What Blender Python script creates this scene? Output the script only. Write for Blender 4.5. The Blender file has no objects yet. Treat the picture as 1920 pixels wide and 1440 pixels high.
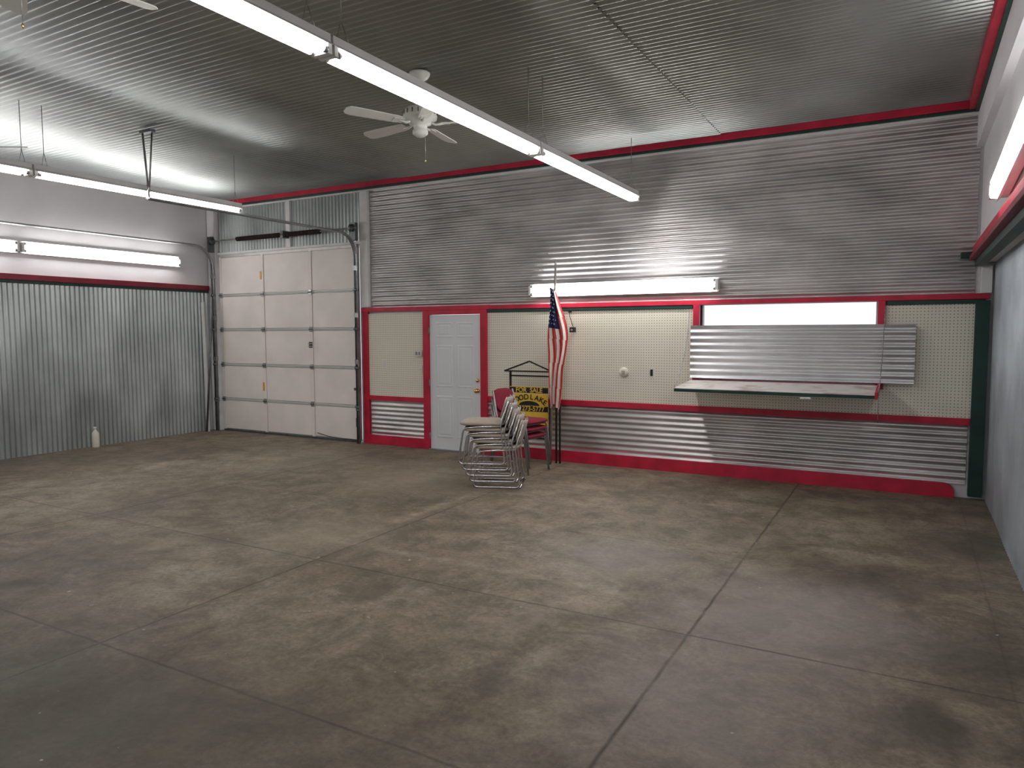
import bpy, math, random
from mathutils import Vector, Matrix
random.seed(4)
S=bpy.context.scene
COL=bpy.context.collection
# ---------------- materials ----------------
def newmat(n):
    m=bpy.data.materials.new(n); m.use_nodes=True
    nt=m.node_tree; b=nt.nodes['Principled BSDF']; return m,nt,b
def pmat(n,col,rough=.5,metal=0.0,var=.12,vscale=3.0,bump=0.0,bscale=40,stretch=(1,1,1),rvar=0.0,emis=0,alpha=1):
    m,nt,b=newmat(n); N=nt.nodes; L=nt.links
    tc=N.new('ShaderNodeTexCoord'); mp=N.new('ShaderNodeMapping'); mp.inputs['Scale'].default_value=stretch
    L.new(tc.outputs['Object'],mp.inputs[0])
    no=N.new('ShaderNodeTexNoise'); no.inputs['Scale'].default_value=vscale; no.inputs['Detail'].default_value=5
    L.new(mp.outputs[0],no.inputs['Vector'])
    r=N.new('ShaderNodeValToRGB'); r.color_ramp.elements[0].position=.3; r.color_ramp.elements[1].position=.7
    lo=[max(0,c*(1-var)) for c in col]; hi=[min(1,c*(1+var)) for c in col]
    r.color_ramp.elements[0].color=(*lo,1); r.color_ramp.elements[1].color=(*hi,1)
    L.new(no.outputs['Fac'],r.inputs[0]); L.new(r.outputs[0],b.inputs['Base Color'])
    b.inputs['Roughness'].default_value=rough; b.inputs['Metallic'].default_value=metal
    if rvar:
        mr=N.new('ShaderNodeMapRange'); mr.inputs['To Min'].default_value=rough-rvar; mr.inputs['To Max'].default_value=rough+rvar
        L.new(no.outputs['Fac'],mr.inputs[0]); L.new(mr.outputs[0],b.inputs['Roughness'])
    if bump:
        n2=N.new('ShaderNodeTexNoise'); n2.inputs['Scale'].default_value=bscale; n2.inputs['Detail'].default_value=3
        L.new(mp.outputs[0],n2.inputs['Vector'])
        bp=N.new('ShaderNodeBump'); bp.inputs['Strength'].default_value=bump; bp.inputs['Distance'].default_value=.01
        L.new(n2.outputs['Fac'],bp.inputs['Height']); L.new(bp.outputs[0],b.inputs['Normal'])
    return m
def emat(n,col,s):
    m=bpy.data.materials.new(n); m.use_nodes=True; nt=m.node_tree; nt.nodes.clear()
    e=nt.nodes.new('ShaderNodeEmission'); o=nt.nodes.new('ShaderNodeOutputMaterial')
    e.inputs[0].default_value=(*col,1); e.inputs[1].default_value=s; nt.links.new(e.outputs[0],o.inputs[0]); return m
M={}
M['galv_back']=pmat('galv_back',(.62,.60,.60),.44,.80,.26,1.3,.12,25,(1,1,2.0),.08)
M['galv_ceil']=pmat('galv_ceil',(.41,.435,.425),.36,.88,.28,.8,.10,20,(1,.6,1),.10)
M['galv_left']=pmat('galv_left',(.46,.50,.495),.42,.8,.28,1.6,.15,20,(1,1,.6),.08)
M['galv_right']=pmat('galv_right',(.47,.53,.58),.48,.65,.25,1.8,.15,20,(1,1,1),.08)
M['galv_new']=pmat('galv_new',(.68,.69,.71),.40,.8,.12,2.5,.08,30)
M['white_wall']=pmat('white_wall',(.76,.75,.77),.7,0,.07,1.5,.1,60)
M['white_paint']=pmat('white_paint',(.80,.80,.79),.55,0,.06,5)
M['red']=pmat('red_paint',(.52,.012,.045),.5,0,.2,5,.1,60)
M['red2']=pmat('red_paint_dark',(.22,.010,.03),.5,0,.2,5)
M['green']=pmat('green_paint',(.010,.045,.035),.5,0,.25,5)
M['door_white']=pmat('door_white',(.80,.83,.86),.42,0,.03,3)
M['gar_panel']=pmat('garage_panel',(.90,.83,.79),.55,0,.06,2.2)
M['gar_rail']=pmat('garage_rail',(.50,.48,.47),.4,.3,.1,6)
M['steel']=pmat('steel_dark',(.16,.17,.18),.45,.8,.3,8)
M['steel_lt']=pmat('steel_light',(.38,.39,.40),.4,.85,.2,8)
M['chrome']=pmat('chrome',(.62,.62,.64),.18,1.0,.05,8)
M['black']=pmat('black',(.012,.012,.012),.5,0,.3,8)
M['rust']=pmat('rust',(.05,.03,.025),.7,.4,.4,12)
M['brass']=pmat('brass',(.75,.48,.15),.25,1,.05,8)
M['fanwhite']=pmat('fan_white',(.74,.74,.69),.4,0,.05,8)
M['beige']=pmat('beige_fabric',(.46,.39,.32),.9,0,.12,60,.3,300)
M['shell']=pmat('chair_shell',(.46,.43,.40),.5,0,.06,10)
M['burg']=pmat('burgundy_fabric',(.24,.012,.035),.85,0,.2,60,.3,300)
M['yellow']=pmat('sign_yellow',(.85,.56,.07),.45,0,.06,10)
M['orange']=pmat('sticker_orange',(.75,.35,.03),.5,0,.1,10)
M['flag_red']=pmat('flag_red',(.60,.05,.04),.8,0,.12,20)
M['flag_white']=pmat('flag_white',(.80,.75,.70),.8,0,.06,20)
M['flag_blue']=pmat('flag_blue',(.012,.02,.09),.8,0,.2,20)
M['wood']=pmat('wood',(.30,.20,.11),.6,0,.25,6,.1,30,(1,1,.1))
M['poleg']=pmat('pole_grey',(.32,.30,.28),.5,.2,.2,9)
M['plastic']=pmat('plate_white',(.76,.74,.68),.4,0,.03,10)
M['tube']=emat('fluorescent_tube',(1.0,.975,.955),27)
m,nt,b=newmat('window_glass'); b.inputs['Base Color'].default_value=(.95,.97,1,1); b.inputs['Roughness'].default_value=.02
b.inputs['Transmission Weight'].default_value=1; b.inputs['IOR'].default_value=1.02; M['glass']=m
# shelf top
m,nt,b=newmat('shelf_top'); N=nt.nodes;L=nt.links
tc=N.new('ShaderNodeTexCoord');no=N.new('ShaderNodeTexNoise');no.inputs['Scale'].default_value=5;no.inputs['Detail'].default_value=8
L.new(tc.outputs['Object'],no.inputs['Vector']);r=N.new('ShaderNodeValToRGB')
r.color_ramp.elements[0].position=.34;r.color_ramp.elements[0].color=(.50,.42,.38,1);r.color_ramp.elements[1].position=.52;r.color_ramp.elements[1].color=(.76,.72,.70,1)
L.new(no.outputs[0],r.inputs[0]);L.new(r.outputs[0],b.inputs['Base Color']);b.inputs['Roughness'].default_value=.5;M['shelftop']=m
# pegboard
m,nt,b=newmat('pegboard'); N=nt.nodes;L=nt.links
tc=N.new('ShaderNodeTexCoord');sx=N.new('ShaderNodeSeparateXYZ');L.new(tc.outputs['Object'],sx.inputs[0])
def mth(N,L,op,a,bv=None,c=None):
    n=N.new('ShaderNodeMath');n.operation=op
    for i,v in enumerate((a,bv,c)):
        if v is None: continue
        if isinstance(v,(int,float)): n.inputs[i].default_value=v
        else: L.new(v,n.inputs[i])
    return n.outputs[0]
def cell(o):
    f=mth(N,L,'FRACT',mth(N,L,'DIVIDE',o,.0320)); return mth(N,L,'POWER',mth(N,L,'SUBTRACT',f,.5),2.0)
d=mth(N,L,'SQRT',mth(N,L,'ADD',cell(sx.outputs[0]),cell(sx.outputs[2])))
hole=mth(N,L,'LESS_THAN',d,.155)
no=N.new('ShaderNodeTexNoise');no.inputs['Scale'].default_value=2;L.new(tc.outputs['Object'],no.inputs['Vector'])
r=N.new('ShaderNodeValToRGB');r.color_ramp.elements[0].color=(.78,.74,.62,1);r.color_ramp.elements[1].color=(.88,.84,.72,1);L.new(no.outputs[0],r.inputs[0])
mx=N.new('ShaderNodeMix');mx.data_type='RGBA';L.new(hole,mx.inputs['Factor']);L.new(r.outputs[0],mx.inputs['A']);mx.inputs['B'].default_value=(.20,.17,.12,1)
L.new(mx.outputs['Result'],b.inputs['Base Color']);b.inputs['Roughness'].default_value=.5;M['peg']=m
# floor concrete
m,nt,b=newmat('concrete_floor'); N=nt.nodes;L=nt.links
tc=N.new('ShaderNodeTexCoord'); OBJ=tc.outputs['Object']
def noise(sc,det=6,rough=.6,dist=0):
    n=N.new('ShaderNodeTexNoise');n.inputs['Scale'].default_value=sc;n.inputs['Detail'].default_value=det;n.inputs['Roughness'].default_value=rough;n.inputs['Distortion'].default_value=dist
    L.new(OBJ,n.inputs['Vector']);return n
def ramp(inp,p0,c0,p1,c1):
    r=N.new('ShaderNodeValToRGB');e=r.color_ramp.elements;e[0].position=p0;e[0].color=(*c0,1);e[1].position=p1;e[1].color=(*c1,1);L.new(inp,r.inputs[0]);return r.outputs[0]
def mix(f,a,bb,mode='MIX'):
    n=N.new('ShaderNodeMix');n.data_type='RGBA';n.blend_type=mode
    if isinstance(f,(int,float)): n.inputs['Factor'].default_value=f
    else: L.new(f,n.inputs['Factor'])
    for k,v in (('A',a),('B',bb)):
        if isinstance(v,tuple): n.inputs[k].default_value=(*v,1)
        else: L.new(v,n.inputs[k])
    return n.outputs['Result']
base=ramp(noise(.55,7,.65,.3).outputs[0],.35,(.190,.152,.102),.65,(.315,.262,.198))
mot=ramp(noise(3.2,9,.75,.3).outputs[0],.34,(.48,.46,.43),.66,(1.26,1.24,1.21))
c=mix(.95,base,mot,'MULTIPLY')
fine=ramp(noise(30,6,.8).outputs[0],.36,(.60,.60,.59),.62,(1.14,1.14,1.14)); c=mix(.8,c,fine,'MULTIPLY')
st=ramp(noise(1.7,9,.75,.8).outputs[0],.50,(0,0,0),.63,(1,1,1)); c=mix(mth(N,L,'MULTIPLY',st,.6),c,(.075,.060,.043))
st2=ramp(noise(7,7,.75,.6).outputs[0],.56,(0,0,0),.68,(1,1,1)); c=mix(mth(N,L,'MULTIPLY',st2,.55),c,(.08,.065,.05))
pk=ramp(noise(.9,7,.7,.5).outputs[0],.56,(0,0,0),.70,(1,1,1)); c=mix(mth(N,L,'MULTIPLY',pk,.4),c,(.38,.29,.22))
dust=ramp(noise(2.3,9,.8,1.2).outputs[0],.56,(0,0,0),.66,(1,1,1)); c=mix(mth(N,L,'MULTIPLY',dust,.35),c,(.42,.37,.30))
dn=noise(1.6,6,.65); va=N.new('ShaderNodeVectorMath');va.operation='MULTIPLY_ADD'
L.new(dn.outputs['Color'],va.inputs[0]);va.inputs[1].default_value=(.9,.9,0);L.new(OBJ,va.inputs[2])
def blob(x,y,rad,amt,col):
    global c
    n=N.new('ShaderNodeVectorMath');n.operation='DISTANCE';L.new(va.outputs[0],n.inputs[0]);n.inputs[1].default_value=(x+.45,y+.45,0)
    r=N.new('ShaderNodeMapRange');r.interpolation_type='SMOOTHSTEP';L.new(n.outputs['Value'],r.inputs[0]);r.inputs['From Min'].default_value=rad*.2;r.inputs['From Max'].default_value=rad*1.2;r.inputs['To Min'].default_value=amt;r.inputs['To Max'].default_value=0
    c=mix(r.outputs[0],c,col)
DK=(.055,.045,.034)
for x,y,rad,a in [(.05,3.44,.28,.75),(-.1,3.2,.10,.6),(-1.74,2.91,.16,.7),(-.15,5.3,.6,.6),(-.3,5.35,.2,.4),(.35,4.2,.4,.6),(-3.7,1.6,1.3,.75),(-2.9,1.9,.8,.55),(-3.0,3.6,.22,.55),(.25,2.5,.5,.65),(-6.5,4.5,.7,.4),(.4,6.5,.6,.55),(-9,6.5,1.0,.4),(-2.3,2.0,.8,.5),(-1.2,1.9,.9,.45),(-5.5,2.6,1.1,.5),(-9.8,5.0,1.4,.4),(-4.8,3.9,.25,.45),(-1.2,6.0,.3,.35)]: blob(x,y,rad,a,DK)
for x,y,rad,a in [(-1.9,5.0,.7,.4),(-.6,4.4,.9,.5),(-.8,3.2,.8,.35)]: blob(x,y,rad,a,(.34,.30,.30))
for x,y,rad,a in [(-5.0,6.6,1.2,.35),(-4.3,4.4,.8,.3),(-7,7.0,1.2,.25)]: blob(x,y,rad,a,(.42,.36,.28))
sx=N.new('ShaderNodeSeparateXYZ');dj=noise(5,3,.5);vb=N.new('ShaderNodeVectorMath');vb.operation='MULTIPLY_ADD'
L.new(dj.outputs['Color'],vb.inputs[0]);vb.inputs[1].default_value=(.016,.016,0);L.new(OBJ,vb.inputs[2]);L.new(vb.outputs[0],sx.inputs[0])
J=None
def acc(v):
    global J
    J=v if J is None else mth(N,L,'MAXIMUM',J,v)
def line(o,cc,w):
    r=N.new('ShaderNodeMapRange');L.new(mth(N,L,'ABSOLUTE',mth(N,L,'SUBTRACT',o,cc+.008)),r.inputs[0]);r.inputs['From Min'].default_value=w*.3;r.inputs['From Max'].default_value=w*1.8;r.inputs['To Min'].default_value=1;r.inputs['To Max'].default_value=0
    return r.outputs[0]
for X in (-9.34,-6.57,-3.80): acc(mth(N,L,'MULTIPLY',line(sx.outputs[0],X,.008),.95))
acc(line(sx.outputs[0],-1.03,.008))
acc(mth(N,L,'MULTIPLY',line(sx.outputs[0],.47,.006),.4))
for Y in (.65,2.22,3.85,5.42,7.0): acc(mth(N,L,'MULTIPLY',line(sx.outputs[1],Y,.007),.95 if Y<4 else .5))
jn=ramp(noise(1.3,5,.7).outputs[0],.34,(.3,.3,.3),.58,(.9,.9,.9))
c=mix(mth(N,L,'MULTIPLY',J,jn),c,(.045,.036,.028))
pl=mth(N,L,'MULTIPLY',line(sx.outputs[1],4.3,.05),mth(N,L,'MULTIPLY',mth(N,L,'GREATER_THAN',sx.outputs[0],-4.2),mth(N,L,'LESS_THAN',sx.outputs[0],-1.6)))
pl2=mth(N,L,'MULTIPLY',line(sx.outputs[0],-3.95,.05),mth(N,L,'GREATER_THAN',sx.outputs[1],4.3))
pn=ramp(noise(6,6,.7).outputs[0],.42,(0,0,0),.65,(.6,.6,.6))
c=mix(mth(N,L,'MULTIPLY',mth(N,L,'MAXIMUM',pl,pl2),pn),c,(.44,.38,.29))
sp=ramp(noise(14,2,.5).outputs[0],.75,(0,0,0),.79,(.8,.8,.8)); c=mix(sp,c,(.5,.46,.42))
L.new(c,b.inputs['Base Color'])
rr=N.new('ShaderNodeMapRange');L.new(noise(2.5).outputs[0],rr.inputs[0]);rr.inputs['To Min'].default_value=.48;rr.inputs['To Max'].default_value=.8;L.new(rr.outputs[0],b.inputs['Roughness'])
bp=N.new('ShaderNodeBump');bp.inputs['Strength'].default_value=.25;bp.inputs['Distance'].default_value=.004
hh=mth(N,L,'SUBTRACT',noise(30,4).outputs[0],mth(N,L,'MULTIPLY',J,1.0));L.new(hh,bp.inputs['Height']);L.new(bp.outputs[0],b.inputs['Normal'])
M['floor']=m

# ---------------- mesh builder ----------------
class B:
    def __init__(s): s.v=[];s.f=[];s.m=[];s.s=[];s.mats=[]
    def mi(s,k):
        if k not in s.mats: s.mats.append(k)
        return s.mats.index(k)
    def add(s,vs,fs,k,sm=False,T=None):
        o=len(s.v)
        for q in vs:
            q=Vector(q); s.v.append(T@q if T is not None else q)
        for f in fs: s.f.append([i+o for i in f]); s.m.append(s.mi(k)); s.s.append(sm)
    def box(s,a,b,k,T=None):
        x0,y0,z0=a;x1,y1,z1=b
        vs=[(x0,y0,z0),(x1,y0,z0),(x1,y1,z0),(x0,y1,z0),(x0,y0,z1),(x1,y0,z1),(x1,y1,z1),(x0,y1,z1)]
        s.add(vs,[(0,3,2,1),(4,5,6,7),(0,1,5,4),(1,2,6,5),(2,3,7,6),(3,0,4,7)],k,False,T)
    def tube(s,pts,r,k,n=8,T=None,closed=False):
        pts=[Vector(p) for p in pts]; vs=[];fs=[];N_=len(pts)
        prev=None
        for i,p in enumerate(pts):
            if i==0: t=pts[1]-p
            elif i==N_-1: t=p-pts[i-1]
            else: t=(pts[i+1]-p).normalized()+(p-pts[i-1]).normalized()
            t.normalize()
            if prev is None:
                a=Vector((0,0,1)) if abs(t.z)<.9 else Vector((1,0,0)); u=t.cross(a).normalized()
            else: u=(prev-t*prev.dot(t)).normalized()
            prev=u; w=t.cross(u)
            for j in range(n):
                an=2*math.pi*j/n; vs.append(p+(u*math.cos(an)+w*math.sin(an))*r)
        for i in range(N_-1):
            for j in range(n):
                a=i*n+j;b2=i*n+(j+1)%n; fs.append((a,b2,b2+n,a+n))
        fs.append(tuple(reversed(range(n)))); fs.append(tuple(range((N_-1)*n,N_*n)))
        s.add(vs,fs,k,True,T)
    def cyl(s,p,q,r,k,n=16,T=None): s.tube([p,q],r,k,n,T)
    def lathe(s,c,prof,k,n=32,T=None):
        vs=[];fs=[]
        for r,z in prof:
            for j in range(n):
                a=2*math.pi*j/n; vs.append((c[0]+r*math.cos(a),c[1]+r*math.sin(a),c[2]+z))
        for i in range(len(prof)-1):
            for j in range(n):
                a=i*n+j;b2=i*n+(j+1)%n; fs.append((a,b2,b2+n,a+n))
        fs.append(tuple(reversed(range(n)))); fs.append(tuple(range((len(prof)-1)*n,len(prof)*n)))
        s.add(vs,fs,k,True,T)
    def pillow(s,c,h,k,T=None,e=.35,R=None,nu=14,nv=28):
        vs=[];fs=[]
        f=lambda w,m_: math.copysign(abs(w)**m_,w)
        for i in range(nu+1):
            u=-math.pi/2+math.pi*i/nu
            for j in range(nv):
                v=2*math.pi*j/nv
                q=Vector((h[0]*f(math.cos(u),.6)*f(math.cos(v),e),h[1]*f(math.cos(u),.6)*f(math.sin(v),e),h[2]*f(math.sin(u),.7)))
                if R is not None: q=R@q
                vs.append(Vector(c)+q)
        for i in range(nu):
            for j in range(nv):
                a=i*nv+j;b2=i*nv+(j+1)%nv; fs.append((a,b2,b2+nv,a+nv))
        s.add(vs,fs,k,True,T)
    def slab(s,c,w,h,t,bend,k,T=None,R=None,n=12,rc=.05):
        vs=[];fs=[];m_=8
        for side in (0,1):
            for i in range(m_+1):
                z=-h/2+h*i/m_
                ins=0
                dz=h/2-abs(z)
                if dz<rc: ins=rc-math.sqrt(max(0,rc*rc-(rc-dz)**2))
                for j in range(n+1):
                    yy=(-1+2*j/n); y=yy*(w/2-ins)
                    x=bend*(yy*yy)+(t/2 if side else -t/2)*(1 if 0<j<n and 0<i<m_ else .35)
                    q=Vector((x,y,z)); 
                    if R is not None: q=R@q
                    vs.append(Vector(c)+q)
        W=n+1; O2=(m_+1)*W
        for i in range(m_):
            for j in range(n):
                a=i*W+j; fs.append((a,a+W,a+W+1,a+1)); fs.append((O2+a,O2+a+1,O2+a+W+1,O2+a+W))
        for j in range(n):
            fs.append((j,j+1,O2+j+1,O2+j)); a=m_*W+j; fs.append((a,O2+a,O2+a+1,a+1))
        for i in range(m_):
            a=i*W; fs.append((a,O2+a,O2+a+W,a+W)); a=i*W+n; fs.append((a,a+W,O2+a+W,O2+a))
        s.add(vs,fs,k,True,T)
    def corr(s,O,U,V,Nn,Ln,W,k,pitch=.068,amp=.009,nU=16,seg=8,wob=.003,ph=0):
        O=Vector(O);U=Vector(U);V=Vector(V);Nn=Vector(Nn)
        nV=int(W/pitch*seg); vs=[];fs=[]
        for i in range(nV+1):
            w=W*i/nV
            for j in range(nU+1):
                l=Ln*j/nU
                d=amp*math.cos(2*math.pi*w/pitch+ph)+wob*(math.sin(l*1.3+w*.9)+.7*math.sin(l*2.9-w*2.1+1)+.5*math.sin(w*4.3+l*.7))
                vs.append(O+U*l+V*w+Nn*d)
        for i in range(nV):
            for j in range(nU):
                a=i*(nU+1)+j; fs.append((a,a+1,a+nU+2,a+nU+1))
        s.add(vs,fs,k,True)
    def obj(s,name,parent=None,bevel=0,loc=None):
        me=bpy.data.meshes.new(name); me.from_pydata([tuple(q) for q in s.v],[],s.f)
        for k in s.mats: me.materials.append(M[k])
        me.polygons.foreach_set('material_index',s.m); me.polygons.foreach_set('use_smooth',s.s); me.update()
        o=bpy.data.objects.new(name,me); COL.objects.link(o)
        if bevel:
            bm=o.modifiers.new('bevel','BEVEL'); bm.width=bevel; bm.segments=2; bm.limit_method='ANGLE'; bm.angle_limit=1.2
        if parent: o.parent=parent
        return o
def empty(name):
    o=bpy.data.objects.new(name,None); COL.objects.link(o); return o
def bez(pts,n=6,r=.06):
    P=[Vector(p) for p in pts]; out=[P[0]]
    for i in range(1,len(P)-1):
        a=(P[i-1]-P[i]);b_=(P[i+1]-P[i]);ra=min(r,a.length*.45);rb=min(r,b_.length*.45)
        A=P[i]+a.normalized()*ra;C=P[i]+b_.normalized()*rb
        for k in range(n+1):
            t=k/n; out.append(A*(1-t)**2+P[i]*2*t*(1-t)+C*t*t)
    out.append(P[-1]); return out

XL,XR,D,H=-10.60,.70,8.40,3.90
YF=-2.6
CH=H-.044
# ---------------- room shell ----------------
b=B(); b.box((XL-.3,YF-.2,-.2),(XR+.3,D+.25,0),'floor'); b.obj('floor')
b=B(); b.box((XL-.3,YF-.2,H+.03),(XR+.3,D+.25,H+.2),'white_wall')
b.obj('ceiling')
b=B()
xs=[(-10.62,-6.43),(-6.46,-1.93),(-1.96,.60)]
for i,(a,c_) in enumerate(xs):
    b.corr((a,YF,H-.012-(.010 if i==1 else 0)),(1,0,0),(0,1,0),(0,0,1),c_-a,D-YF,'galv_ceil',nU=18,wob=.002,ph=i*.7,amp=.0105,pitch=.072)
b.obj('ceiling_corrugated_metal')
WX0,WX1,WZ0,WZ1=-2.16,-.31,1.12,1.99
gx0,gx1=-10.34,-7.30
dx0,dx1=-5.995,-5.145
b=B()
y0,y1=D+.03,D+.22
b.box((XL-.2,y0,0),(gx0,y1,H+.05),'white_wall'); b.box((gx0,y0,2.98),(gx1,y1,H+.05),'white_wall')
b.box((gx1,y0,0),(dx0,y1,H+.05),'white_wall'); b.box((dx0,y0,1.93),(dx1,y1,H+.05),'white_wall')
b.box((dx1,y0,0),(WX0,y1,H+.05),'white_wall'); b.box((WX1,y0,0),(XR+.2,y1,H+.05),'white_wall')
b.box((WX0,y0,0),(WX1,y1,WZ0),'white_wall'); b.box((WX0,y0,WZ1),(WX1,y1,H+.05),'white_wall')
b.obj('wall_back')
b=B(); b.box((XL-.2,YF-.2,0),(XL,D+.22,H+.05),'white_wall'); b.obj('wall_left')
b=B(); b.box((XR+.02,YF-.2,0),(XR+.2,D+.22,H+.05),'white_wall')
b.box((.56,YF,2.34),(XR+.02,D+.03,H+.03),'white_wall')
b.box((.50,YF,3.45),(.56,D+.03,H+.03),'white_wall')
b.obj('wall_right')
b=B()
ox0,ox1,oz=-4.4,-1.0,3.0
b.box((XL-.2,YF-.2,0),(ox0,YF,H+.05),'white_wall'); b.box((ox1,YF-.2,0),(XR+.2,YF,H+.05),'white_wall'); b.box((ox0,YF-.2,oz),(ox1,YF,H+.05),'white_wall')
b.obj('wall_front')
b=B(); b.box((-30,-22,-.25),(20,YF-.2,-.03),'floor'); b.obj('bounce_ground_outside')  # unseen ground, added to bounce daylight in through the front opening
b=B()
b.corr((-7.07,D+.012,2.02),(1,0,0),(0,0,1),(0,-1,0),.80,3.765-2.02,'galv_back',nU=6)
b.corr((-6.30,D+.006,2.02),(1,0,0),(0,0,1),(0,-1,0),4.0,3.775-2.02,'galv_back',nU=14)
b.corr((-2.33,D+.010,2.02),(1,0,0),(0,0,1),(0,-1,0),2.86,3.775-2.02,'galv_back',nU=12)
b.obj('wall_back_corrugated_upper')
b=B()
b.corr((-7.10,D+.010,.12),(1,0,0),(0,0,1),(0,-1,0),1.02,.56,'galv_back',nU=6)
b.corr((-5.06,D+.010,.14),(1,0,0),(0,0,1),(0,-1,0),5.58,.62,'galv_back',nU=20,pitch=.070,amp=.010)
b.obj('wall_back_corrugated_wainscot')
b=B()
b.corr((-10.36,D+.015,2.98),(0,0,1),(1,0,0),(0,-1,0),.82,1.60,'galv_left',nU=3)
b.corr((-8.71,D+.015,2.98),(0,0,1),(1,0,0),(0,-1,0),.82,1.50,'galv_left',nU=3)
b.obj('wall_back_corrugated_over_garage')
b=B()
b.box((-7.12,D-.004,.70),(-6.08,D+.03,1.95),'peg')
b.box((-5.06,D-.004,.76),(WX0-.02,D+.03,1.94),'peg'); b.box((WX1+.02,D-.004,.76),(.54,D+.03,1.94),'peg'); b.box((WX0-.02,D-.004,.76),(WX1+.02,D+.03,WZ0),'peg')
b.obj('wall_back_pegboard')
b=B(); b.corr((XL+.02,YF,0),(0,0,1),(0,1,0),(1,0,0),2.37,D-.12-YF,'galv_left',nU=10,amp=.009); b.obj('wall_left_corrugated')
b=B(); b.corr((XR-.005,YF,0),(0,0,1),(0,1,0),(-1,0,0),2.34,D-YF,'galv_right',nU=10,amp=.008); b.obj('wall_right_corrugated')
# ---------------- trims ----------------
def trim(name,boxes,bev=.004):
    b=B()
    for a,c_,k in boxes: b.box(a,c_,k)
    return b.obj(name,bevel=bev)
trim('trim_1',[((-10.5,D-.06,3.815),(.55,D+.02,3.895),'red'),((-10.5,D-.04,3.785),(.5,D+.02,3.815),'green'),((-10.5,D-.02,3.762),(.5,D+.02,3.785),'white_paint')])
trim('trim_2',[((.42,YF,3.80),(.50,D-.06,3.895),'red'),((.47,YF,3.77),(.50,D-.06,3.80),'green')])
trim('trim_3',[((-7.24,D-.03,1.985),(-5.0,D+.02,2.045),'red'),((-5.0,D-.03,1.985),(.66,D+.02,2.04),'red'),((-5.04,D-.022,1.945),(WX0-.08,D+.02,1.985),'green'),((WX1+.08,D-.022,1.94),(.62,D+.02,1.985),'green')])
trim('trim_4',[((-7.22,D-.03,0),(-7.12,D+.02,1.985),'red'),((-7.12,D-.02,.665),(-6.10,D+.02,.735),'red'),((-7.12,D-.03,0),(-6.10,D+.02,.14),'red')])
trim('trim_5',[((-6.10,D-.04,0),(-6.00,D+.03,1.985),'red'),((-5.14,D-.04,0),(-5.04,D+.03,1.985),'red'),((-6.0,D-.04,1.925),(-5.14,D+.03,1.985),'red')])
trim('trim_6',[((-5.04,D-.02,.735),(.54,D+.02,.805),'red')])
b=B()
n=16; R_=.10; x1=.43; pr=[(-5.04,0),(x1,0)]+[(x1-R_+R_*math.cos(k/n*math.pi/2),.145-R_+R_*math.sin(k/n*math.pi/2)) for k in range(n+1)]+[(-5.04,.145)]
vs=[(x,D-.04,z) for x,z in pr]+[(x,D+.02,z) for x,z in pr]; q=len(pr)
b.add(vs,[tuple(range(q)),tuple(reversed(range(q,2*q)))]+[(i,q+i,q+(i+1)%q,(i+1)%q) for i in range(q)],'red')
b.obj('baseboard_back')
trim('trim_7',[((.54,D-.06,.03),(.66,D+.03,1.97),'green'),((.58,D-.05,2.04),(.67,D+.03,2.30),'white_paint')])
trim('trim_8',[((.50,YF,2.40),(.56,D-.02,2.50),'red'),((.47,YF,2.36),(.56,D-.02,2.40),'red2'),((.52,YF,2.30),(.60,D-.02,2.36),'green'),((.40,D-.09,2.38),(.50,D-.02,2.44),'green')])
trim('trim_9',[((XL,YF,2.40),(XL+.07,D-.10,2.48),'red2'),((XL,YF,2.36),(XL+.05,D-.10,2.40),'green')])
trim('trim_10',[((XL+.02,D-.07,0),(-10.40,D+.02,3.76),'white_paint'),((-8.76,D-.03,3.04),(-8.67,D+.02,3.76),'white_paint'),((-7.22,D-.05,2.05),(-7.08,D+.02,3.76),'white_paint'),((-10.40,D-.02,3.0),(-7.22,D+.015,3.04),'white_paint')])
# ---------------- window ----------------
b=B()
b.box((-2.23,D-.035,WZ0-.04),(WX0,D+.22,1.985),'red'); b.box((WX1,D-.035,WZ0-.04),(-.24,D+.22,1.985),'red')
b.box((-2.23,D-.034,WZ0-.05),(-.24,D+.22,WZ0),'red')
b.box((WX0,D+.10,WZ0),(WX1,D+.106,WZ1),'glass')
b.box((WX0,D+.09,WZ0),(WX0+.02,D+.13,WZ1),'white_paint'); b.box((WX1-.02,D+.09,WZ0),(WX1,D+.13,WZ1),'white_paint')
b.box((WX0+.02,D+.09,WZ1-.01),(WX1-.02,D+.13,WZ1),'white_paint'); b.box((WX0+.02,D+.09,WZ0),(WX1-.02,D+.13,WZ0+.03),'white_paint')
b.obj('window_1',bevel=.003)
b=B()
b.corr((-2.24,D-.09,1.14),(1,0,0),(0,0,1),(0,-1,0),2.28,.60,'galv_new',nU=14,amp=.008,pitch=.075,wob=.004)
b.box((-2.24,D-.075,1.135),(.04,D-.065,1.745),'steel_lt')
b.box((-2.2,D-.065,1.14),(-2.16,D-.037,1.7),'wood'); b.box((-.31,D-.065,1.14),(-.27,D-.037,1.7),'wood')
b.obj('corrugated_window_shutter')
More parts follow.
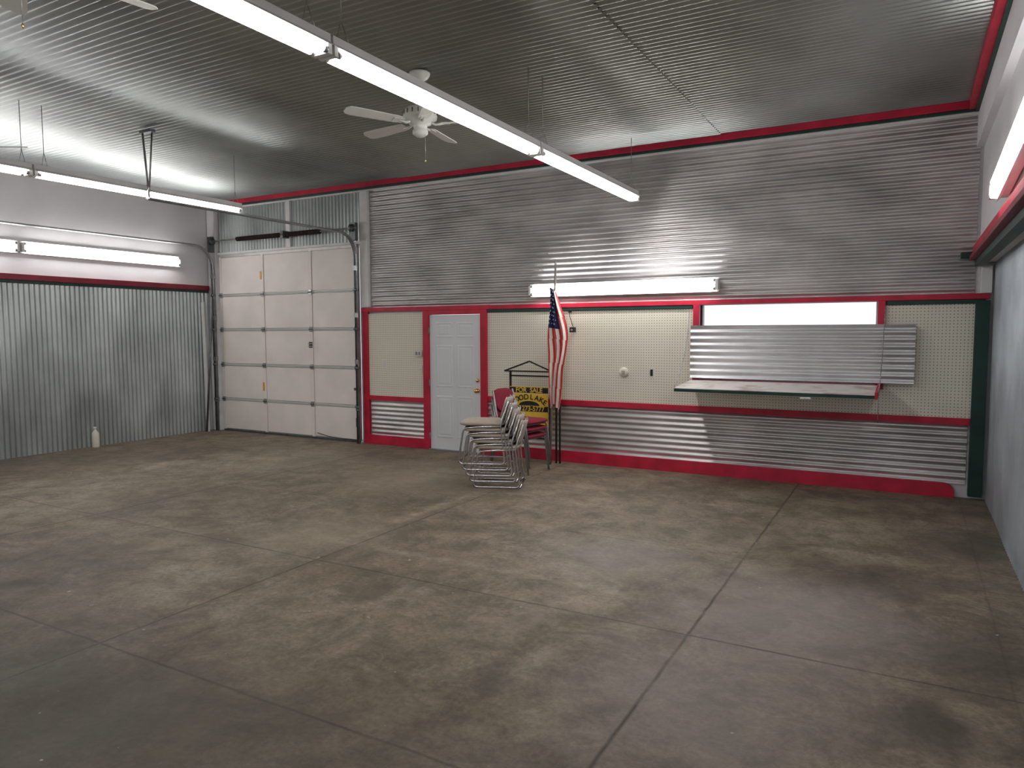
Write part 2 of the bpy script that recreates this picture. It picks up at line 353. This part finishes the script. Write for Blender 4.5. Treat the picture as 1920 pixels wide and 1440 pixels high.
# folding shelf
b=B()
Tm=Matrix.Translation((0,D-.115,1.115))@Matrix.Rotation(math.radians(4),4,'X')
b.box((-2.23,-.66,-.008),(-.28,0,.0),'shelftop',Tm)
b.box((-2.23,-.66,-.040),(-.28,-.62,-.008),'green',Tm); b.box((-2.23,-.62,-.040),(-2.19,0,-.008),'green',Tm); b.box((-.32,-.62,-.040),(-.28,0,-.008),'green',Tm)
b.box((-2.23,-.05,-.040),(-.28,.075,-.008),'green',Tm)
b.box((-.285,-.67,-.045),(-.262,.0,.02),'red',Tm)
b.box((-2.19,-.62,-.020),(-.32,-.05,-.009),'plastic',Tm)
for x,y in ((-1.5,-.3),(-.95,-.64)): b.box((x,y-.03,-.065),(x+.10,y+.03,-.045),'plastic',Tm)
for x0,x1 in ((-2.27,-2.24),(-.24,-.255)):
    p=Vector((x0,D-.04,1.93)); q=Tm@Vector((x1,-.60,.0)); 
    n=46
    for i in range(n):
        a=p.lerp(q,i/n); c_=p.lerp(q,(i+.95)/n)
        sag=lambda t: Vector((0,.10*4*t*(1-t),-.08*4*t*(1-t)))
        a+=sag(i/n); c_+=sag((i+.95)/n)
        b.tube([a,c_],.0055 if i%2 else .0035,'steel_lt',6)
q=Tm@Vector((-.255,-.60,0))
b.tube([q,q+Vector((0,0,-.28))],.004,'steel_lt',6)
b.obj('fold_down_shelf')
# ---------------- garage door ----------------
GD=empty('sectional_garage_door')
b=B()
b.box((gx0,D-.015,.02),(gx1,D+.025,2.975),'gar_rail')
zs=[.02,.55,1.14,1.73,2.31,2.97]; xc=[gx0,-9.31,-8.25,gx1]
for i in range(5):
    for j in range(3):
        b.box((xc[j]+.035,D-.030,zs[i]+.025),(xc[j+1]-.035,D-.010,zs[i+1]-.025),'gar_panel')
    for x in (gx0,-9.335,-8.275,gx1-.05):
        b.box((x,D-.040,zs[i]+.01),(x+.05,D-.012,zs[i+1]-.01),'gar_panel')
for i in range(1,5):
    b.box((gx0,D-.036,zs[i]-.014),(gx1,D-.010,zs[i]-.004),'white_paint'); b.box((gx0,D-.036,zs[i]+.003),(gx1,D-.010,zs[i]+.014),'white_paint')
    for x in (gx0+.03,-9.31,-8.25,gx1-.03):
        b.box((x-.03,D-.055,zs[i]-.04),(x+.03,D-.036,zs[i]+.04),'steel_lt')
        b.cyl((x-.035,D-.058,zs[i]),(x+.035,D-.058,zs[i]),.01,'steel',8)
b.box((gx0,D-.04,2.95),(gx1,D-.01,2.995),'gar_rail')
b.box((gx0,D-.04,.0),(gx1,D-.01,.03),'steel')
b.box((-9.36,D-.045,2.55),(-9.32,D-.039,2.68),'orange'); b.box((-9.36,D-.045,.72),(-9.32,D-.039,.86),'orange')
b.box((-8.30,D-.05,1.44),(-8.23,D-.039,1.53),'black')
b.box((-8.31,D-.06,1.455),(-8.22,D-.05,1.47),'steel_lt');b.box((-8.31,D-.06,1.495),(-8.22,D-.05,1.51),'steel_lt')
b.box((gx1-.07,D-.075,.80),(gx1+.04,D-.05,.84),'steel')
b.tube([(gx1-.01,D-.05,.25),(gx1-.01,D-.10,.25),(gx1-.01,D-.10,.38),(gx1-.01,D-.05,.38)],.008,'steel',8)
b.tube([(-8.15,D-.06,.10),(-7.9,D-.07,.06),(-7.6,D-.07,.045),(-7.34,D-.06,.04)],.006,'black',6)
b.obj('panels',GD,bevel=.003)
b=B()
for tx,ye in ((-10.43,4.7),(-7.26,4.98)):
    pts=[(tx,D-.11,.0),(tx,D-.11,2.80)]
    for k in range(1,9):
        a=k/8*math.pi/2; pts.append((tx,D-.11-.33*(1-math.cos(a)),2.80+.33*math.sin(a)))
    pts.append((tx,ye,3.13))
    for dx in (-.022,.022):
        b.tube([(p[0]+dx,p[1],p[2]) for p in pts],.012,'steel_lt' if dx>0 else 'steel',6)
    b.tube([(p[0],p[1]+.02 if i<2 else p[1],p[2]-.0) for i,p in enumerate(pts)],.018,'steel_lt',6)
    for z in (.5,1.2,1.9,2.6): b.box((tx-.04,D-.12,z),(tx+.04,D-.075,z+.07),'steel_lt')
    # narrow V hanger of two straps up to the ceiling
    b.tube([(tx,ye+.02,3.12),(tx-.05,ye,CH)],.012,'steel_lt',6)
    b.tube([(tx,ye+.02,3.20),(tx+.06,ye+.04,CH)],.010,'steel_lt',6)
    b.box((tx-.09,ye-.01,CH-.03),(tx+.10,ye+.05,CH),'steel')
    b.box((tx-.06,D-.14,3.04),(tx+.03,D-.08,3.30),'steel')
    for z in zs[1:5]: b.cyl((tx-.03,D-.11,z),(tx+.03,D-.11,z),.025,'steel',10)
b.cyl((-10.45,D-.13,3.22),(-7.22,D-.13,3.22),.012,'steel_lt',10)
sp=[]
for i in range(61*8):
    t=i/(61*8); a=i/8*2*math.pi; sp.append((-9.78+1.85*t,D-.13+.032*math.cos(a),3.22+.032*math.sin(a)))
b.cyl((-9.78,D-.13,3.22),(-7.93,D-.13,3.22),.027,'rust',12)
b.tube(sp,.008,'rust',4)
for x in (-10.40,-7.30): b.lathe((0,0,0),[(.02,-.03),(.06,-.025),(.05,0),(.06,.025),(.02,.03)],'steel',20,Matrix.Translation((x,D-.13,3.22))@Matrix.Rotation(math.pi/2,4,'Y'))
b.box((-8.75,D-.16,3.17),(-8.69,D-.03,3.28),'steel')
b.obj('track',GD)
# ---------------- entry door ----------------
b=B()
b.box((dx0,D-.012,.012),(dx1,D+.03,1.92),'door_white')
def panel(x0,x1,z0,z1):
    y=D-.012
    g=.018;g2=.035;g3=.06
    o=[(x0,y-.001,z0),(x1,y-.001,z0),(x1,y-.001,z1),(x0,y-.001,z1)]
    i1=[(x0+g,y-.006,z0+g),(x1-g,y-.006,z0+g),(x1-g,y-.006,z1-g),(x0+g,y-.006,z1-g)]
    i2=[(x0+g2,y-.002,z0+g2),(x1-g2,y-.002,z0+g2),(x1-g2,y-.002,z1-g2),(x0+g2,y-.002,z1-g2)]
    i3=[(x0+g3,y-.006,z0+g3),(x1-g3,y-.006,z0+g3),(x1-g3,y-.006,z1-g3),(x0+g3,y-.006,z1-g3)]
    V=o+i1+i2+i3; F=[]
    for l in range(3):
        for q in range(4):
            F.append((l*4+q,l*4+(q+1)%4,(l+1)*4+(q+1)%4,(l+1)*4+q))
    F.append((12,13,14,15))
    b.add(V,F,'door_white')
for x0,x1 in ((dx0+.11,dx0+.39),(dx1-.39,dx1-.11)):
    panel(x0,x1,.18,.78); panel(x0,x1,.90,1.50); panel(x0,x1,1.60,1.82)
for z,r_ in ((.87,.030),(1.01,.026)):
    b.lathe((0,0,0),[(.001,0),(r_,.0),(r_,.008),(.012,.012),(.012,.03),(r_*.9,.038),(r_*.95,.055),(r_*.5,.068),(.001,.07)] if z<1 else [(.001,0),(r_,0),(r_,.01),(r_*.7,.018),(.001,.02)],'brass',20,Matrix.Translation((dx1-.055,D-.012,z))@Matrix.Rotation(math.pi/2,4,'X'))
for z in (.2,.96,1.7): b.cyl((dx0+.0,D-.03,z-.045),(dx0+.0,D-.03,z+.045),.008,'steel_lt',8)
b.box((dx0,D-.06,0),(dx1,D+.02,.015),'steel_lt')
b.obj('door_1')
# ---------------- wall plates ----------------
b=B(); b.box((-6.26,D-.035,1.33),(-6.13,D-.004,1.42),'plastic'); b.box((-6.235,D-.039,1.35),(-6.20,D-.035,1.40),'steel_lt');b.box((-6.18,D-.039,1.35),(-6.15,D-.035,1.40),'steel_lt'); b.obj('thermostat',bevel=.004)
b=B(); b.box((-6.21,D-.010,1.085),(-6.135,D-.004,1.20),'plastic'); b.box((-6.178,D-.022,1.13),(-6.167,D-.010,1.155),'white_paint'); b.obj('light_switch',bevel=.002)
b=B(); b.box((-6.865,D-.010,1.16),(-6.795,D-.004,1.27),'plastic'); b.box((-6.838,D-.02,1.205),(-6.825,D-.010,1.225),'white_paint'); b.obj('light_switch',bevel=.002)
b=B(); b.lathe((0,0,0),[(.001,0),(.058,0),(.058,.02),(.045,.03),(.001,.032)],'plastic',28,Matrix.Translation((-3.08,D-.004,1.18))@Matrix.Rotation(math.pi/2,4,'X')); b.box((-3.10,D-.045,1.15),(-3.06,D-.034,1.20),'beige'); b.obj('round_wall_socket')
b=B(); b.box((-2.765,D-.008,1.12),(-2.695,D-.004,1.24),'plastic'); b.box((-2.745,D-.010,1.14),(-2.715,D-.008,1.22),'black'); b.box((-2.74,D-.03,1.165),(-2.72,D-.01,1.19),'black'); b.obj('open_electrical_box')
# ---------------- fluorescent fixtures ----------------
def fixture(name,T,Ln=2.42,tubes=((-.045,0),(.045,0)),chains=None,rt=.019,house=(.12,.06)):
    b=B(); w,h_=house
    b.box((-w*.42,0,.03),(w*.42,Ln,.03+h_),'white_paint',T)
    vs=[(-w*.5-.02,0,.022),(-w*.42,0,.05),(w*.42,0,.05),(w*.5+.02,0,.022)]; vs2=[(x,Ln,z) for x,y,z in vs]
    b.add(vs+vs2,[(0,1,5,4),(1,2,6,5),(2,3,7,6)],'white_paint',False,T)
    for y in (0,Ln-.03): b.box((-w*.5,y,-.02),(w*.5,y+.03,.04),'white_paint',T)
    for x,z in tubes:
        b.cyl((x,.055,z),(x,Ln-.055,z),rt,'tube',10,T)
        for y0,y1 in ((.028,.056),(Ln-.056,Ln-.028)): b.cyl((x,y0,z),(x,y1,z),rt*1.03,'steel_lt',14,T)
    if chains:
        for y,ln in chains:
            b.tube([T@Vector((-.05,y,.09)),T@Vector((0,y,.22)),T@Vector((.05,y,.09))],.003,'steel_lt',5)
            b.cyl(T@Vector((0,y,.22)),T@Vector((0,y,ln)),.0035,'steel_lt',6)
    return b.obj(name)
zf=3.19; cl=CH-zf
for y in (5.53,3.03,.53): fixture('fluorescent_light',Matrix.Translation((-2.83,y,zf)),2.48,chains=((.12,cl),(2.36,cl)))
for y in (3.86,1.42): fixture('fluorescent_light',Matrix.Translation((-7.36,y,zf)),chains=((.12,cl),(2.36,cl)))
def wallfix(P,along,outward,Ln=2.42):
    y=Vector(along).normalized(); z=-Vector(outward); x=y.cross(z)
    T=Matrix(((x.x,y.x,z.x,P[0]),(x.y,y.y,z.y,P[1]),(x.z,y.z,z.z,P[2]),(0,0,0,1)))
    return fixture('wall_fluorescent_light',T,Ln)
wallfix((-4.35,D-.10,2.21),(1,0,0),(0,-1,0))
wallfix((XL+.10,5.33,2.84),(0,1,0),(1,0,0)); wallfix((XL+.10,2.88,2.84),(0,1,0),(1,0,0))
wallfix((.46,6.04,2.64),(0,-1,.07),(-1,0,0))
# ---------------- ceiling fans ----------------
def fan(x,y,a0,zb=3.44,R=.67):
    b=B(); k='fanwhite'; HH=CH
    b.lathe((x,y,0),[(.001,HH),(.088,HH),(.088,HH-.015),(.07,HH-.045),(.03,HH-.07),(.014,HH-.075)],k)
    b.cyl((x,y,zb+.12),(x,y,HH-.03),.013,k,12)
    b.lathe((x,y,0),[(.014,zb+.17),(.04,zb+.15),(.05,zb+.13),(.11,zb+.125),(.14,zb+.10),(.145,zb+.06),(.14,zb+.035),(.10,zb+.02),(.095,zb-.005),(.06,zb-.015),(.055,zb-.05),(.065,zb-.06),(.065,zb-.085),(.035,zb-.11),(.001,zb-.115)],k,36)
    for j in range(18):
        a=j/18*2*math.pi
        b.box((-.006,-.004,0),(.006,.004,.035),'steel',Matrix.Translation((x,y,zb+.065))@Matrix.Rotation(a,4,'Z')@Matrix.Translation((.142,0,-.005)))
    for i in range(5):
        T=Matrix.Translation((x,y,zb))@Matrix.Rotation(math.radians(a0+72*i),4,'Z')
        b.tube([(.08,0,.01),(.13,0,-.012),(.2,0,0)],.010,k,8,T)
        T2=T@Matrix.Rotation(math.radians(12),4,'X')
        b.box((.16,-.035,-.006),(.25,.035,-.001),k,T2)
        pr=[(.18,.045),(.22,.055),(.45,.062),(.60,.066),(.645,.058),(R,.03)]
        pts=[(r,w) for r,w in pr]+[(r,-w) for r,w in reversed(pr)]
        n=len(pts); vs=[(r,w,.0) for r,w in pts]+[(r,w,.007) for r,w in pts]
        fs=[tuple(reversed(range(n))),tuple(range(n,2*n))]+[(q,(q+1)%n,n+(q+1)%n,n+q) for q in range(n)]
        b.add(vs,fs,k,False,T2)
    b.cyl((x+.05,y,zb-.08),(x+.05,y,zb-.30),.0018,'steel_lt',5); b.lathe((x+.05,y,zb-.325),[(.001,0),(.006,.006),(.005,.02),(.001,.028)],'brass',10)
    b.obj('ceiling_fan')
fan(-3.69,5.06,28); fan(-3.76,1.94,82); fan(-7.98,3.50,31)
# ---------------- chairs ----------------
def chair(T,name,seat,backm,frame,sled=True):
    b=B()
    for s_ in (-1,1):
        y=.225*s_
        if sled:
            pts=bez([(-.285,y*.93,.69),(-.20,y,.43),(-.25,y,.012),(.26,y,.012),(.20,y,.40),(-.20,y,.42)],5,.05)
            b.tube(pts,.011,frame,8,T)
        else:
            b.tube(bez([(-.29,y*.9,.80),(-.20,y,.44),(-.30,y,.0)],5,.06),.012,frame,8,T)
            b.tube(bez([(-.20,y,.42),(.20,y,.42),(.26,y,.0)],5,.05),.012,frame,8,T)
    if sled:
        b.tube([(-.25,-.225,.012),(-.25,.225,.012)],.010,frame,8,T)
        b.tube([(.255,-.225,.03),(.255,.225,.03)],.010,frame,8,T)
    b.tube([(.18,-.225,.405),(.18,.225,.405)],.010,frame,8,T); b.tube([(-.20,-.225,.42),(-.20,.225,.42)],.010,frame,8,T)
    b.pillow((.01,0,.442),(.25,.235,.031),seat,T)
    R=Matrix.Rotation(math.radians(-16),3,'Y')
    if sled:
        b.slab((-.258,0,.605),.43,.24,.028,.030,seat,T,R,rc=.06)
        b.slab((-.278,0,.595),.45,.27,.012,.030,backm,T,R,rc=.06)
    else:
        b.pillow((-.268,0,.68),(.024,.205,.145),seat,T,R=R)
    return b.obj(name)
ang=math.radians(202)
for i in range(5):
    T=Matrix.Translation((-3.93,6.79,.0))@Matrix.Rotation(ang,4,'Z')@Matrix.Translation((.040*i,0,.063*i))
    chair(T,'stacking_chair','beige','shell','chrome')
for i in range(3):
    T=Matrix.Translation((-4.10,7.60,0))@Matrix.Rotation(math.radians(-6),4,'Z')@Matrix.Translation((.01*i,0,.085*i))
    chair(T,'padded_chair','burg','burg','steel_lt',False)
# ---------------- for-sale sign ----------------
sg=empty('for_sale_sign')
b=B(); ys=8.18
for x in (-4.57,-3.99): b.box((x-.012,ys,0),(x+.012,ys+.02,1.17),'black')
b.box((-4.58,ys,1.10),(-3.98,ys+.02,1.12),'black'); b.box((-4.66,ys,1.16),(-3.96,ys+.02,1.178),'black')
b.tube([(-4.66,ys+.01,1.17),(-4.29,ys+.01,1.30),(-3.96,ys+.01,1.17)],.011,'black',8)
b.box((-4.58,ys,.30),(-3.98,ys+.02,.32),'black')
for x in (-3.93,-3.88): b.box((x,ys+.03,0),(x+.02,ys+.05,.78),'black')
b.obj('frame',sg)
b=B(); b.box((-4.55,ys-.02,.43),(-4.01,ys-.012,.885),'yellow'); b.box((-4.55,ys-.022,.893),(-4.01,ys-.012,.965),'black')
b.box((-4.55,ys-.024,.655),(-4.01,ys-.020,.725),'black')
b.box((-4.56,ys-.023,.965),(-4.0,ys-.01,.973),'yellow')
vs=[(-4.28+.15*math.cos(math.pi*k/20),ys-.0215,.730+.060*math.sin(math.pi*k/20)) for k in range(21)]
b.add(vs,[tuple(reversed(range(21)))],'black'); b.obj('sign_panel',sg)
def text(s_,x,z,size,mk,rot=0,y=ys-.0255):
    c_=bpy.data.curves.new('lettering','FONT'); c_.body=s_; c_.size=size; c_.align_x='CENTER'; c_.align_y='CENTER'; c_.extrude=.0005; c_.offset=.0018
    c_.materials.append(M[mk]); o=bpy.data.objects.new('lettering',c_); COL.objects.link(o); o.location=(x,y,z); o.rotation_euler=(math.pi/2,rot,0); o.parent=sg
    return o
text('FOR  SALE',-4.28,.928,.085,'yellow'); text('273-5777',-4.22,.690,.085,'yellow')
w='WOODLAKE'
for i,ch in enumerate(w):
    a=math.radians(62-124*i/(len(w)-1)); text(ch,-4.28-.255*math.sin(a),.715+.125*math.cos(a),.095,'black',-a*.55)
# ---------------- flag ----------------
b=B()
P0=Vector((-3.95,8.10,0)); P1=Vector((-3.905,8.16,2.52))
b.cyl(P0,P1,.013,'poleg',12); b.lathe((P1.x,P1.y,P1.z),[(.001,0),(.014,.002),(.016,.02),(.006,.045),(.001,.06)],'poleg',12)
nr,nc=44,52
def fp(u,v):
    z=2.20-1.42*v
    px=P0.lerp(P1,z/2.52)
    if v<.45: t=v/.45; hw=.045+.085*math.sin(t*math.pi/2)
    else: t=(v-.45)/.55; hw=.13-.075*t*t
    cx=.0+.085*math.sin(min(1,v*1.5)*math.pi*.62)-.02*v
    x=px.x+cx+hw*(2*u-1)+.012*math.sin(v*9+u*5)
    y=px.y-.055+.032*math.sin(u*2*math.pi*3.2+v*2.5)+.012*math.sin(v*13+u*3)
    zz=z-(.14*abs(u-.45) if v>.5 else 0)*((v-.5)*2 if v>.5 else 0)+ (.06*(.5-u))*(1-v)
    return (x,y,zz)
vs=[fp(j/nc,i/nr) for i in range(nr+1) for j in range(nc+1)]
for key in ('flag_red','flag_white','flag_blue'): b.mi(key)
off=len(b.v); b.v+= [Vector(q) for q in vs]
for i in range(nr):
    for j in range(nc):
        a=i*(nc+1)+j; b.f.append([off+a,off+a+1,off+a+nc+2,off+a+nc+1]); b.s.append(True)
        st_=int((j/nc)*13 + (i/nr)*1.2)
        k='flag_red' if st_%2==0 else 'flag_white'
        if i<nr*.34 and j<nc*.62: k='flag_blue'
        b.m.append(b.mi(k))
for i in range(9):
    for j in range(5):
        u=.06+.115*j+(.05 if i%2 else 0); v=.02+.035*i
        c_=Vector(fp(u,v)); vv=[]
        for q in range(10):
            a=math.pi/2+q*math.pi/5; r_=.011 if q%2==0 else .0045; vv.append(c_+Vector((r_*math.cos(a),-.006,r_*math.sin(a))))
        b.add(vv,[tuple(range(10))],'flag_white')
b.obj('american_flag')
b=B(); b.tube([(-3.80,8.34,1.93),(-3.78,8.33,1.85),(-3.74,8.33,1.74)],.004,'black',6); b.box((-3.775,8.30,1.67),(-3.715,8.36,1.735),'black'); b.cyl((-3.745,8.295,1.70),(-3.745,8.30,1.70),.015,'steel_lt',12); b.box((-3.81,8.33,1.92),(-3.79,D-.005,1.94),'black'); b.obj('hanging_camera')
b=B(); b.tube([(-10.33,8.00,0.02),(-10.33,8.2,2.25)],.022,'steel',4); b.obj('leaning_metal_bar')
b=B(); b.box((-.03,-.012,0),(.03,.012,2.2),'white_paint',Matrix.Translation((-10.47,8.14,0))@Matrix.Rotation(math.radians(-1),4,'Y')); b.obj('leaning_board')
for (x,y,hb,rb) in ((-10.48,6.20,.30,.05),):
    b=B(); b.lathe((x,y,0),[(.001,0),(rb*.95,0),(rb,.01),(rb,hb*.62),(rb*.9,hb*.72),(rb*.35,hb*.85),(rb*.33,hb*.92)],'plastic',24)
    b.lathe((x,y,hb*.9),[(.001,0),(rb*.42,0),(rb*.42,hb*.1),(.001,hb*.1)],'white_paint',16); b.obj('plastic_bottle')
# ---------------- world + camera ----------------
w=bpy.data.worlds.new('World'); S.world=w; w.use_nodes=True
bg=w.node_tree.nodes['Background']; bg.inputs[0].default_value=(.92,.95,1.0,1); bg.inputs[1].default_value=1.3
try:
    S.view_settings.view_transform='Standard'
except Exception as e: pass
yaw,pitch,roll=.50695,-.07264,-.0034
f=Vector((-math.sin(yaw)*math.cos(pitch),math.cos(yaw)*math.cos(pitch),math.sin(pitch)))
r=Vector((math.cos(yaw),math.sin(yaw),0)); u=r.cross(f)
r2=r*math.cos(roll)+u*math.sin(roll); u2=-r*math.sin(roll)+u*math.cos(roll)
cd=bpy.data.cameras.new('camera'); cd.sensor_width=36; cd.lens=1345.2/1920*36; cd.clip_start=.05
co=bpy.data.objects.new('camera',cd); COL.objects.link(co)
co.matrix_world=Matrix(((r2.x,u2.x,-f.x,0),(r2.y,u2.y,-f.y,0),(r2.z,u2.z,-f.z,1.68),(0,0,0,1)))
S.camera=co
